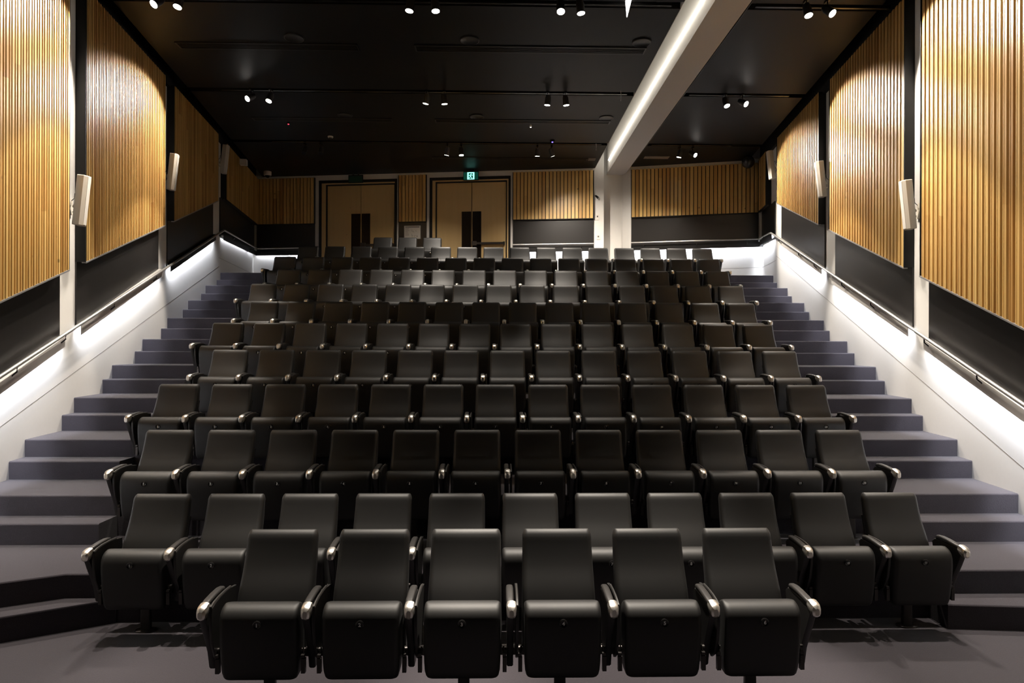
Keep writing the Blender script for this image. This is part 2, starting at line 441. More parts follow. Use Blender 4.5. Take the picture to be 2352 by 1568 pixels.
# ------------------------------------------------------------------ light channels under the handrail
def channel(W, u0, u1, z0, z1, label, m_=None, n=.075, h=.115, power=16, strip='led'):
    """z0, z1: bottom edge height at u0, u1"""
    c = W.pt((u0 + u1) / 2, 0, (z0 + z1) / 2)
    root = empty('light_channel', c)
    m = MB(); m.wbox(W, u0, u1, n - .012, n, (z0, z1), (z0 + h, z1 + h))
    m.wbox(W, u0, u1, .001, n - .012, (z0 + h - .012, z1 + h - .012), (z0 + h, z1 + h))
    m.build('fascia', M[m_ or 'grey'], root)
    m = MB(); m.wbox(W, u0 + .01, u1 - .01, .02, n - .02, (z0 + h - .035, z1 + h - .035), (z0 + h - .014, z1 + h - .014)); m.build('led_strip', M[strip], root)
    origin_parts(root, c)
    tag(root, label, 'light', 'light channels under the handrails')
    Lh = (W.pt(u1, 0, z1) - W.pt(u0, 0, z0)); ln_ = Lh.length
    L = bpy.data.lights.new('wall_wash', 'AREA'); L.shape = 'RECTANGLE'; L.size = ln_ - .03; L.size_y = .025; L.energy = power * ln_; L.color = COOL; L.spread = math.radians(120)
    o = bpy.data.objects.new('wall_wash', L); COL.objects.link(o)
    X = Lh.normalized(); down = (Vector((0, 0, -1)) - W.n * .35).normalized(); Zx = -down
    Zx = (Zx - X * Zx.dot(X)).normalized(); Y = Zx.cross(X)
    mt = Matrix.Identity(4)
    for r_ in range(3): mt[r_][0] = X[r_]; mt[r_][1] = Y[r_]; mt[r_][2] = Zx[r_]
    p = W.pt((u0 + u1) / 2, n * .5, (z0 + z1) / 2 + h - .045)
    o.matrix_world = Matrix.Translation(p) @ mt
    o.parent = root; o.matrix_parent_inverse = Matrix.Translation(c).inverted()
PW = 11
def chan_from(W, us, pa, pb, lab, **k):
    z = zline(W, pa, pb, .07)
    channel(W, us[0], us[1], z(us[0]), z(us[1]), lab, **k)
chan_from(WL, LU[0], (0, 905), (143, 800), 'light channel under the left handrail, nearest the camera', power=PW)
chan_from(WL, LU[1], (189, 767), (377, 631), 'light channel under the left handrail, second from the camera', power=PW)
chan_from(WL, LU[2], (394.5, 622), (503, 546), 'light channel under the left handrail, black faced, third from the camera', m_='black', power=PW)
chan_from(WR, RU[0], (2352, 969), (2111, 794), 'light channel under the right handrail, nearest the camera', power=PW + 3)
chan_from(WR, RU[1], (2086, 773), (1912, 652), 'light channel under the right handrail, second from the camera', power=PW + 6)
chan_from(WR, RU[2], (1889, 631), (1782, 555), 'light channel under the right handrail, third from the camera', power=PW + 9)
channel(WL2, .1, WL2.len - .1, 4.24, 4.33, 'light channel on the short left wall by the back corner', m_='black', power=1, strip='grille')
channel(WR2, .1, WR2.len - .08, 4.31, 4.35, 'light channel on the short right wall by the back corner', m_='black', power=PW + 6)
channel(WB, bp1[0], bp1[1], 4.32, 4.32, 'light channel on the back wall left of the doors', m_='black', power=2.5)
channel(WB, bp3[0], bp3[1], 4.32, 4.32, 'light channel on the back wall right of the doors', m_='black', power=PW)
channel(WB2, bp4[0], bp4[1] + .1, 4.32, 4.32, 'light channel on the back wall right of the white column', m_='black', power=PW)

# seams in the white boarding under the channels
m = MB()
for W, pa, pb, ua, ub in ((WL, (0, 980), (300, 760), .9, WL.len), (WR, (2200, 945), (1990, 765), .9, WR.len)):
    z = zline(W, pa, pb, 0)
    m.wbox(W, ua, ub, 0, .0008, (z(ua) - .003, z(ub) - .003), (z(ua) + .003, z(ub) + .003))
m.wbox(WL2, 0, WL2.len, 0, .0008, (3.86, 3.86), (3.865, 3.865))
m.wbox(WB2, 0, WB2.len, 0, .0008, (3.86, 3.86), (3.865, 3.865))
m.wbox(WR2, 0, WR2.len, 0, .0008, (3.86, 3.86), (3.865, 3.865))
tag(m.build('trim_3', M['seam']), kind='structure')

# ------------------------------------------------------------------ handrails
def handrail(pts, brackets, label):
    root = empty('handrail', pts[len(pts) // 2]); c = root.location.copy()
    m = MB(); m.tube(pts, .019, 12); m.build('rail_tube', M['rail'], root, 40)
    for W, u, z in brackets:
        q = MB(); q.tube([W.pt(u, .02, z - .11), W.pt(u, .075, z - .10), W.pt(u, .12, z - .06), W.pt(u, .12, z - .02)], .008, 8)
        q.tube([W.pt(u, .02, z - .11), W.pt(u, .028, z - .11)], .03, 10)
        q.build('bracket', M['steel'], root, 40)
    origin_parts(root, c); tag(root, label, 'handrail', 'steel handrails around the room')
zR = 4.49
handrail([WL.pt(.9, .12, rl(.9)), WL.pt(WL.len - .06, .12, rl(WL.len - .06)), WL2.pt(.1, .12, 4.42), WL2.pt(WL2.len - .13, .12, zR), WB.pt(.12, .12, zR), WB.pt(bp1[1], .12, zR)],
         [(WL, u, rl(u)) for u in (3.1, 4.0, 5.2, 6.6, 7.9, 9.3)] + [(WL2, u, 4.45) for u in (.8, 2.3)] + [(WB, u, zR) for u in (.25, .9)],
         'steel handrail along the left wall, around the corner to the left door')
handrail([WB.pt(bp3[0], .12, zR), WB.pt(bp3[1], .12, zR)], [(WB, u, zR) for u in (bp3[0] + .2, bp3[1] - .3)],
         'short steel handrail between the right door and the white column')
handrail([WB2.pt(bp4[0], .12, zR), WB2.pt(WB2.len - .1, .12, zR), WR2.pt(.1, .12, 4.44), WR.pt(WR.len - .06, .12, rr(WR.len - .06)), WR.pt(.9, .12, rr(.9))],
         [(WR, u, rr(u)) for u in (2.9, 3.9, 5.3, 6.3, 7.5, 8.3, 9.5)] + [(WB2, u, zR) for u in (.3, 1.5, 2.6)] + [(WR2, .6, 4.47)],
         'steel handrail from the white column around the corner down the right wall')

# ------------------------------------------------------------------ doors
def door(i, d, bar):
    o_, l_, sp_, r_, p_ = d
    root = empty(f'door_{i}', WB.pt(sp_, 0, ZF)); c = root.location.copy()
    m = MB()
    for n0, a, b_, zt, mm in ((-.03, o_, p_, 6.17, 'f'),):
        m.wbox(WB, a, a + .07, -.12, .015, ZF, zt); m.wbox(WB, b_ - .05, b_, -.12, .015, ZF, zt); m.wbox(WB, a, b_, -.12, .015, zt - .07, zt)
    m.wbox(WB, l_ - .03, l_ - .004, -.11, -.02, ZF, ZD + .01); m.wbox(WB, r_ + .004, r_ + .03, -.11, -.02, ZF, ZD + .01); m.wbox(WB, l_ - .03, r_ + .03, -.11, -.02, ZD - .015, ZD + .01)
    m.build('surround', M['black'], root)
    m = MB()
    m.wbox(WB, o_ + .07, l_ - .03, -.1, .005, ZF, 6.10); m.wbox(WB, r_ + .03, p_ - .05, -.1, .005, ZF, 6.10); m.wbox(WB, o_ + .07, p_ - .05, -.1, .005, ZD + .01, 6.10)
    m.t = [.45] * len(m.t); m.build('frame', M['door'], root)
    for a, b_, wa, wb, tn in ((l_, sp_ - .008, sp_ - .245, sp_ - .012, .4), (sp_ + .008, r_, sp_ + .02, sp_ + .235, .55)):
        m = MB(); m.wbox(WB, a, b_, -.09, -.045, ZF + .01, ZD - .02, tn); lf = m.build('door_leaf', M['door'], root)
        m = MB(); m.wbox(WB, wa, wb, -.046, -.040, ZF + .25, 5.34); m.build('vision_panel', M['glassdark'], lf)
    if bar:
        m = MB(); m.wbox(WB, sp_ + .10, r_ - .04, .0, .03, 4.53, 4.58); m.wbox(WB, sp_ + .02, sp_ + .13, -.045, .04, 4.51, 4.61); m.wbox(WB, r_ - .06, r_ - .02, -.045, .03, 4.52, 4.59)
        m.build('panic_bar', M['steel'], root)
    origin_parts(root, c); tag(root, kind='structure')
door(1, DOORS[0], True); door(2, DOORS[1], True)
m = MB(); m.wbox(WB, DOORS[0][0] - .3, DOORS[1][4] + .3, -.9, -.85, ZF - .3, ZTOP); tag(m.build('wall_back.002', M['black']), kind='structure')

# framed plan, exit signs, switches
P = WB.px
(ua, za), (ub, zb) = P(929, 519), P(967, 549)
root = empty('framed_plan', WB.pt((ua + ub) / 2, 0, zb)); c = root.location.copy()
m = MB(); m.wbox(WB, ua, ub, .021, .035, zb, za); m.build('frame', M['alu'], root)
m = MB(); m.wbox(WB, ua + .012, ub - .012, .035, .037, zb + .012, za - .012); pp = m.build('sheet', M['paper'], root)
m = MB(); m.wbox(WB, ua + .03, ub - .03, .037, .038, za - .045, za - .025)
for k in range(7):
    y = za - .07 - k * .028; m.wbox(WB, ua + .03, ua + .03 + R.uniform(.06, .10), .037, .038, y, y + .006)
for k in range(9):
    x = ua + .16 + R.uniform(0, .17); y = zb + .04 + R.uniform(0, .15); m.wbox(WB, x, x + R.uniform(.02, .06), .037, .038, y, y + .004)
    m.wbox(WB, x, x + .004, .037, .038, y, y + R.uniform(.02, .05))
m.wbox(WB, ub - .10, ub - .08, .037, .038, zb + .06, zb + .08)
m.build('printing', M['ink'], pp)
origin_parts(root, c); tag(root, 'framed evacuation plan on the black panel between the two doors', 'sign')

def exit_sign(xa, ya, xb, yb, lit, label):
    (a, zt), (b_, zb) = WB.px(xa, ya, .2), WB.px(xb, yb, .2)
    root = empty('exit_sign', WB.pt((a + b_) / 2, .2, zt)); c = root.location.copy()
    m = MB(); m.wbox(WB, a, b_, .16, .20, zb, zt); m.build('housing', M['black'], root)
    m = MB(); m.wbox(WB, a + .1, a + .13, .165, .195, zt, ZCEIL); m.wbox(WB, b_ - .13, b_ - .1, .165, .195, zt, ZCEIL); m.build('hanger', M['steel'], root)
    m = MB(); m.wbox(WB, a + .01, b_ - .01, .20, .204, zb + .012, zt - .03); pn = m.build('sign_face', M['green' if lit else 'greendark'], root)
    if lit:
        cx = (a + b_) / 2 + .0; hh = (zt - .03 - zb - .012); s = hh * .98; z0 = zb + .014
        def q(x0, x1, z0_, z1_, mb): mb.wbox(WB, cx - s / 2 + x0 * s, cx - s / 2 + x1 * s, .204, .206, z0 + z0_ * s, z0 + z1_ * s)
        m = MB()
        q(0, .2, 0, 1, m); q(.8, 1, 0, 1, m); q(.2, .8, .86, 1, m); q(.2, .8, 0, .1, m)
        def lim(pts, r):
            m.tube([WB.pt(cx - s / 2 + x * s, .206, z0 + z * s) for x, z in pts], r * s, 6)
        lim([(.56, .78), (.57, .72)], .07); lim([(.52, .66), (.44, .42)], .075)
        lim([(.50, .66), (.32, .62), (.26, .50)], .035); lim([(.54, .62), (.68, .56), (.76, .62)], .035)
        lim([(.44, .42), (.36, .24), (.2, .22)], .045); lim([(.46, .42), (.60, .28), (.66, .08)], .045)
        m.build('running_figure', M['exitlit'], pn)
    origin_parts(root, c); tag(root, label, 'exit sign', 'exit signs over the doors')
exit_sign(1064, 393, 1099, 413, True, 'lit green running man exit sign above the right double door')
exit_sign(800, 402, 833, 419, False, 'dark unlit exit sign above the left double door')
for nm, px_, py_, w_, h_, lab in (('control_panel', 1372, 499, .09, .13, 'small white control plate on the white pier, upper of two'), ('light_switch', 1374, 545, .08, .10, 'small white switch plate on the white pier, lower of two')):
    u, z = WB.px(px_, py_)
    root = empty(nm, WB.pt(u, 0, z)); c = root.location.copy()
    m = MB(); m.wbox(WB, u - w_ / 2, u + w_ / 2, 0, .012, z - h_ / 2, z + h_ / 2); m.build('plate', M['grille'], root)
    m = MB(); m.wbox(WB, u - .012, u + .018, .012, .016, z + .0, z + .035); m.build('button', M['ink'], root)
    origin_parts(root, c); tag(root, lab, 'switch')
u, z = WB.px(1367, 452)
m = MB(); m.tube([WB.pt(u, .01, z + .03), WB.pt(u + .03, .06, z)], .012, 8); m.tube([WB.pt(u + .02, .06, z + .01), WB.pt(u + .06, .09, z - .04)], [.022, .03], 10)
tag(m.build('wall_camera', M['plastic'], None, 40), 'small black camera on the white pier beside the slats', 'camera')

# ------------------------------------------------------------------ seats
Yo = .2   # seat base sits .2 m in front of the top of the backrest
def ring_xy(cx, cy, w_, t_, r_, z, n=4, slope=None):
    pts = rounded(w_, t_, r_, n)
    return [(cx + x, cy + y + Yo, z) for x, y in pts]
def mk_backrest():
    # front face runs from (y -.27, z .34) through (-.14, .60) to (0, .924); thickness towards the back
    m = MB(); rings = []
    prof = [(.330, -.225, .10), (.345, -.220, .12), (.42, -.200, .13), (.50, -.176, .135), (.56, -.154, .13), (.60, -.137, .125), (.635, -.119, .115), (.67, -.099, .104), (.705, -.079, .095), (.74, -.062, .09), (.78, -.046, .084), (.82, -.031, .079), (.86, -.018, .075), (.88, -.012, .074)]
    def fr(i, z, y, t, w_):
        # ring lies in the plane square to the leaning back (lean about 24 degrees)
        out = []
        for x, yy in rounded(w_, t, .032, 5):
            b_ = -.010 * (1 - (x / (w_ / 2)) ** 2) if yy < 0 else 0    # slightly cushioned face
            yy2 = yy + t / 2 + b_
            out.append((x, y + Yo + yy2 * .91, z - yy2 * .0 - yy2 * .38))
        return out
    for z, y, t in prof: rings.append(fr(0, z, y, t, .435 - (z - .33) * .03))
    wtop = .42
    for k in range(1, 7):
        a = k / 6 * PI / 2; r = .034
        z = .89 + r * math.sin(a); y = -.009 + .0142 * math.sin(a) ; sh = r * (1 - math.cos(a))
        t = .074 - 1.5 * sh; rings.append([(x * (1 - .45 * sh / .21), yy + sh * .8, zz) for x, yy, zz in fr(0, z, y, max(t, .012), wtop)])
    m.loft(rings)
    return m
def mk_shell():
    m = MB(); rings = []
    for z, y in ((.30, -.11), (.45, -.07), (.60, -.01), (.75, .05)):
        rings.append([(x, y + Yo + yy, z) for x, yy in rounded(.40, .02, .008, 2)])
    m.loft(rings); return m
def mk_cushion():
    m = MB(); rings = []
    # tipped-up cushion: front face is the underside of the seat
    prof = [(.214, -.365, .08, .378), (.218, -.370, .10, .390), (.228, -.376, .12, .400), (.255, -.382, .14, .412), (.30, -.388, .15, .417), (.35, -.394, .158, .419), (.42, -.402, .165, .42), (.50, -.408, .172, .42), (.535, -.406, .172, .42)]
    for z, y, t, w_ in prof: rings.append([(x, y + Yo + yy + t / 2, z) for x, yy in rounded(w_, t, .03, 5)])
    for k in range(1, 9):
        a = k / 8 * PI / 2; r = .082
        z = .535 + r * math.sin(a); sh = r * (1 - math.cos(a)); t = max(.172 - 2 * sh, .01)
        w_ = .42 - .03 * (k / 8) ** 4
        rings.append([(x, -.406 + Yo + sh + yy + t / 2, z) for x, yy in rounded(w_, t, .03, 5)])
    m.loft(rings); return m
def extr(poly_yz, x0, x1, bev=0):
    """side-profile plate: polygon in (y, z) between x0 and x1"""
    m = MB(); n = len(poly_yz)
    cy = sum(p[0] for p in poly_yz) / n; cz = sum(p[1] for p in poly_yz) / n
    def rg(x, s): return [(x, (cy + (y - cy) * s) + Yo, cz + (z - cz) * s) for y, z in poly_yz]
    if bev: m.loft([rg(x0, 1 - bev), rg(x0 + (x1 - x0) * .2, 1), rg(x0 + (x1 - x0) * .8, 1), rg(x1, 1 - bev)])
    else: m.loft([rg(x0, 1), rg(x1, 1)])
    return m
def mk_armfin():
    return extr([(-.425, .60), (-.415, .565), (-.385, .50), (-.345, .42), (-.31, .34), (-.285, .24), (-.22, .24), (-.20, .30), (-.17, .42), (-.13, .52), (-.11, .60), (-.14, .625), (-.38, .625)], -.024, .012, .03)
def mk_pad():
    m = MB(); rings = []
    for y, z, w_ in ((-.395, .628, .03), (-.39, .629, .04), (-.34, .636, .043), (-.27, .643, .043), (-.20, .645, .042), (-.16, .640, .038), (-.15, .632, .028)):
        rings.append([(x - .008, y + Yo, z + zz) for x, zz in rounded(w_, .026, .011, 3)])
    m.loft(rings); return m
def mk_cap():
    m = MB(); rings = []
    for y, z, w_, h_ in ((-.455, .600, .024, .040), (-.446, .602, .046, .060), (-.432, .606, .054, .070), (-.415, .611, .055, .070), (-.392, .622, .055, .056), (-.388, .623, .056, .05)):
        rings.append([(x + .0, y + Yo, z + zz) for x, zz in rounded(w_, h_, .018, 2)])
    m.loft(rings); return m
def mk_tablet():
    # folding side panel: curved top line, rounded lower front corner
    P_ = [(-.405, .585), (-.398, .618), (-.36, .630), (-.30, .638), (-.22, .641), (-.14, .638), (-.07, .628), (-.07, .45), (-.16, .37), (-.22, .31), (-.29, .29), (-.345, .33), (-.385, .42), (-.402, .51)]
    return extr(P_, .024, .040, .01)
def mk_edge():
    m = MB(); P_ = [(-.398, .621), (-.36, .633), (-.30, .641), (-.22, .644), (-.14, .641)]
    m.tube([(.032, y + Yo, z) for y, z in P_], .008, 6); return m
def mk_hinge(s):
    m = MB(); x = s * .232
    m.box((x - .011, -.36 + Yo, .245), (x + .011, -.335 + Yo, .325)); m.box((x - .012, -.36 + Yo, .33), (x + .008, -.25 + Yo, .345))
    m.tube([(x, -.345 + Yo, .33), (x - s * .006, -.33 + Yo, .375)], .005, 6); m.tube([(x - .014, -.325 + Yo, .36), (x + .014, -.325 + Yo, .36)], .012, 8)
    return m
def mk_badge():
    m = MB(); n = 20
    r1 = [( .0225 * math.cos(2 * PI * i / n), -.404 + Yo, .530 + .0225 * math.sin(2 * PI * i / n)) for i in range(n)]
    r2 = [( .0225 * math.cos(2 * PI * i / n), -.412 + Yo, .530 + .0225 * math.sin(2 * PI * i / n)) for i in range(n)]
    r3 = [( .019 * math.cos(2 * PI * i / n), -.4145 + Yo, .530 + .019 * math.sin(2 * PI * i / n)) for i in range(n)]
    r4 = [( .017 * math.cos(2 * PI * i / n), -.4130 + Yo, .530 + .017 * math.sin(2 * PI * i / n)) for i in range(n)]
    m.loft([r1, r2, r3, r4]); return m
def text_mesh(txt):
    cu = bpy.data.curves.new('numeral', 'FONT'); cu.body = txt; cu.size = .027 if len(txt) == 1 else .022
    cu.align_x = 'CENTER'; cu.align_y = 'CENTER'; cu.extrude = .0006; cu.offset = .0010
    o = bpy.data.objects.new('numeral', cu); COL.objects.link(o)
    dg = bpy.context.evaluated_depsgraph_get(); dg.update()
    me = bpy.data.meshes.new_from_object(o.evaluated_get(dg)); bpy.data.objects.remove(o)
    me.transform(Matrix.Translation((0, -.4150 + Yo, .530)) @ Matrix.Rotation(PI / 2, 4, 'X'))
    me.materials.clear(); me.materials.append(M['numeral']); me.name = 'numeral'
    return me
NUM = {i: text_mesh(str(i)) for i in range(1, 17)}
proto = empty('theatre_seat')
mk_backrest().build('backrest', M['fabric'], proto, 60)
mk_shell().build('back_shell', M['plastic'], proto, 60)
cushion = mk_cushion().build('seat_cushion', M['fabric'], proto, 60)
badge = mk_badge().build('number_badge', M['plastic'], proto, 40)
num = bpy.data.objects.new('numeral', NUM[1]); COL.objects.link(num); num.parent = badge
for s in (-1, 1): mk_hinge(s).build('hinge', M['steel'], proto, 30)
def arm(sx, tablet=True):
    f = mk_armfin().build('armrest', M['panelblk'], proto, 40); f.location = (sx, 0, 0)
    q = mk_pad().build('arm_pad', M['pad'], f, 50)
    q = mk_cap().build('end_cap', M['chrome'], f, 25); q['label'] = 'brushed nickel end cap'
    g = None
    if tablet:
        g = mk_tablet().build('side_panel', M['panelblk'], proto, 40); g.location = (sx, 0, 0)
        e = mk_edge().build('edge_strip', M['pad'], g, 40)
    return f, g
armL, tabL = arm(-.282)
armR, _ = arm(.268, False)
def copy_tree(o, parent):
    c = o.copy(); COL.objects.link(c); c.parent = parent
    for ch in o.children: copy_tree(ch, c)
    return c
ORD = ['front', 'second', 'third', 'fourth', 'fifth', 'sixth', 'seventh', 'eighth', 'ninth', 'tenth', 'eleventh', 'back']
CNT = ['first', 'second', 'third', 'fourth', 'fifth', 'sixth', 'seventh', 'eighth', 'ninth', 'tenth', 'eleventh', 'twelfth', 'thirteenth', 'fourteenth', 'fifteenth', 'sixteenth']
GS = 'black folding seats in tiered rows'
allseats = []
for k, (x0, n) in enumerate(ROWS):
    Yb = 3.9424 + D * k; z = RISE * max(0, k - 1)
    for i in range(n):
        loc = (x0 + .205 + PITCH * i, Yb - Yo, z)
        r = empty('theatre_seat', loc)
        r.rotation_euler = (0, 0, R.uniform(-.004, .004))
        for ch in proto.children:
            if ch is armR and i < n - 1: continue
            c = copy_tree(ch, r)
            if ch is badge: c.children[0].data = NUM[i + 1]
        if k < 4: lab = f'black folding seat numbered {i + 1} in the {ORD[k]} row of seats'
        elif k < 11: lab = f'black folding seat, {CNT[i]} from the left in the {ORD[k]} row up'
        else: lab = ['leftmost', 'middle', 'rightmost'][i] + ' of the three black folding seats in the back row before the doors'
        tag(r, lab, 'seat', GS)
    # supporting beam with pedestals
    xa = x0 + .205 - .28; xb = x0 + .205 + PITCH * (n - 1) + .27
    root = empty('seat_beam', ((xa + xb) / 2, Yb - Yo, z))
    m = MB(); m.box((xa - root.location.x, -.012, .27), (xb - root.location.x, .035, .31)); m.build('beam_tube', M['steel'], root)
    feet = {0: (0, 2, 3, 5)}.get(k, sorted(set([0, n - 1] + [round(j * (n - 1) / max(1, (n + 1) // 2)) for j in range(1, (n + 1) // 2)])))
    for i in feet:
        px_ = x0 + .205 + PITCH * i - root.location.x
        m = MB()
        m.loft([[(px_ + x, .0 + yy, zz) for x, yy in rounded(w_, t_, r_, 4)] for zz, w_, t_, r_ in ((0, .15, .09, .044), (.008, .145, .085, .042), (.014, .07, .04, .01), (.27, .06, .035, .008))])
        m.build('pedestal', M['steel'], root, 40)
    tag(root, f'black steel beam and pedestals carrying the {ORD[k]} row of seats', 'seat support', 'steel beams under the seat rows')
def kill(o):
    for c in list(o.children): kill(c)
    bpy.data.objects.remove(o)
kill(proto)

# ------------------------------------------------------------------ wall speakers
def speaker(W, u, n, z, label, s, m_end=None):
    p = W.pt(u, n, z); root = empty('wall_speaker', p)
    H, dp, wd = .575, .105, .125
    m = MB(); poly = [(-dp / 2, -wd / 2), (dp * .25, -wd / 2), (dp / 2, -wd / 4), (dp / 2, wd / 4), (dp * .25, wd / 2), (-dp / 2, wd / 2)]
    rings = []
    for zz, sc_ in ((-H / 2, .94), (-H / 2 + .008, 1), (H / 2 - .008, 1), (H / 2, .94)): rings.append([(x * sc_, y * sc_, zz) for x, y in poly])
    m.loft(rings); bd = m.build('enclosure', M['speaker'], root)
    m = MB(); m.hexa([(dp / 2, -wd / 4 + .004, -H / 2 + .012), (dp / 2 + .004, -wd / 4 + .004, -H / 2 + .012), (dp / 2 + .004, wd / 4 - .004, -H / 2 + .012), (dp / 2, wd / 4 - .004, -H / 2 + .012),
                      (dp / 2, -wd / 4 + .004, H / 2 - .012), (dp / 2 + .004, -wd / 4 + .004, H / 2 - .012), (dp / 2 + .004, wd / 4 - .004, H / 2 - .012), (dp / 2, wd / 4 - .004, H / 2 - .012)])
    gr = m.build('grille', M['grille'], root)
    ang = math.atan2(W.n.y, W.n.x)
    for o in (bd, gr): o.rotation_euler = (0, math.radians(6), ang - s * math.radians(8))
    # bracket back to the wall
    m = MB(); c = root.location.copy()
    q = MB(); q.tube([W.pt(u, n - .05, z - .02), W.pt(u + .06, .05, z - .06)], .018, 8); q.wbox(W, u + .02, u + .10, .001, .02, z - .15, z + .03); q.tube([W.pt(u + .06, .04, z - .12), W.pt(u, n - .06, z - .16)], .008, 6)
    b_ = q.build('bracket', M['speaker'], root, 40); b_.location = -c
    q = MB(); q.tube([W.pt(u, n - .06, z + .06), W.pt(u + .04, n - .1, z + .09), W.pt(u + .07, .05, z + .04), W.pt(u + .07, .01, z)], .004, 6)
    b_ = q.build('cable', M['plastic'], root, 40); b_.location = -c
    tag(root, label, 'speaker', 'white column speakers on the side walls')
for W, s, lst, sd in ((WL, 1, [(189.5, 461), (398, 395.5), (517, 366)], 'left'), (WR, -1, [(2083, 471), (1884, 412), (1770, 379)], 'right')):
    nn = .17
    for (x, y), nm in zip(lst, ('nearest the camera', 'middle of three', 'farthest up')):
        u, z = W.px(x, y, nn)
        speaker(W, u, nn, z, f'white column speaker on the {sd} wall, {nm}', s)

# ------------------------------------------------------------------ ceiling tracks and spotlights
GT = 'black spotlight tracks in the ceiling slots'
for i, (y0, y1) in enumerate(SLOTS[1:]):
    for xa, xb, sd in ((-4.5 - .1 * i, 2.15, 'left of the beam'), (3.2, 4.9, 'right of the beam')):
        m = MB(); yc = (y0 + y1) / 2
        m.box((xa, yc - .018, ZCEIL - .01), (xb, yc + .018, ZCEIL + .03)); 
        tag(m.build('lighting_track', M['plastic']), f'black lighting track {sd}, {["nearest the camera", "second from the camera", "farthest from the camera"][i]}', 'lighting track', GT)
def spot(x, y, aim, power, size, lit, label, soft=.3):
    top = Vector((x, y, ZCEIL - .01)); loc = Vector((x, y - .03, 6.14))
    root = empty('track_spotlight', top)
    d = (Vector(aim) - loc).normalized(); q = d.to_track_quat('-Z', 'Y').to_matrix().to_4x4()
    m = MB(); m.box((-.02, -.05, -.03), (.02, .05, .0)); m.tube([(0, 0, -.02), (0, -.02, -.10)], .008, 8); m.build('adapter', M['plastic'], root, 40)
    m = MB(); n = 18
    m.loft([[(r * math.cos(2 * PI * k / n), r * math.sin(2 * PI * k / n), z_) for k in range(n)] for z_, r in ((-.075, .044), (-.075, .050), (.04, .050), (.055, .044), (.085, .04), (.09, .03))])
    hd = m.build('lamp_head', M['panelblk'], root, 40); hd.matrix_local = Matrix.Translation(loc - top) @ q
    m = MB(); m.loft([[(r * math.cos(2 * PI * k / n), r * math.sin(2 * PI * k / n), z_) for k in range(n)] for z_, r in ((-.070, .046), (-.0765, .046))])
    ls = m.build('lens', M['lens' if lit else 'deadlens'], hd, 40)
    tag(root, label, 'spotlight', 'track spotlights under the ceiling')
    if lit:
        p = loc + d * .09
        o = spot_light(p, p + d, power, size, soft)
        o.parent = root; o.matrix_parent_inverse = Matrix.Translation(top).inverted()
SP = [  # x, y, aim, power, cone, lit, edge softness
    [(-4.07, 7.9, (-4.98, 6.3, 4.1), 480, 76, 1), (-3.82, 7.9, (-4.35, 6.5, 1.2), 720, 50, 1), (-1.07, 7.9, (-1.7, 7.6, 1.5), 210, 48, 1), (-.77, 7.9, (-.3, 7.4, 1.2), 170, 42, 1),
     (.74, 7.9, (.8, 5.6, .6), 150, 46, 1), (.98, 7.9, (1.5, 7.7, 1.5), 280, 48, 1), (3.75, 7.9, (4.2, 6.5, 1.2), 720, 50, 1), (4.01, 7.9, (4.98, 6.3, 4.1), 560, 76, 1)],
    [(-4.09, 10.87, (-5.2, 9.2, 4.7), 480, 66, 1), (-3.77, 10.87, (-4.55, 9.3, 2.2), 560, 48, 1), (-1.2, 10.87, (-1.9, 11.35, 3.0), 420, 42, 1), (-.91, 10.87, (-.6, 11.3, 3.0), 460, 42, 1),
     (.81, 10.87, (.5, 11.3, 3.0), 420, 42, 1), (1.11, 10.87, (1.5, 11.2, 3.0), 260, 42, 1), (3.79, 10.87, (4.45, 9.3, 2.2), 620, 48, 1), (4.08, 10.87, (5.25, 9.2, 4.7), 540, 64, 1)],
    [(-4.05, 13.75, (-4.4, 12.5, 3.4), 0, 44, 0), (-3.72, 13.75, (-3.6, 12.5, 3.4), 0, 44, 0), (-1.08, 13.75, (-1.6, 14.3, 3.9), 290, 110, 1, 1), (-.79, 13.75, (-.6, 13.55, 3.4), 330, 40, 1),
     (.81, 13.75, (.8, 14.3, 3.9), 330, 110, 1, 1), (1.11, 13.75, (1.9, 14.6, 4.1), 520, 110, 1, 1), (3.82, 13.75, (3.4, 14.1, 3.9), 400, 110, 1, 1), (4.1, 13.75, (5.5, 12.0, 4.6), 520, 72, 1)]]
CN = ['leftmost', 'second from the left', 'third from the left', 'fourth from the left', 'fifth from the left', 'sixth from the left', 'second from the right', 'rightmost']
for row, nm in zip(SP, ('track nearest the camera', 'middle track', 'track nearest the back wall')):
    for (x, y, aim, p, c_, lit, *sf), cn in zip(row, CN):
        spot(x, y, aim, p, c_, lit, f'black track spotlight{"" if lit else ", switched off"}, {cn} on the {nm}', sf[0] if sf else .3)

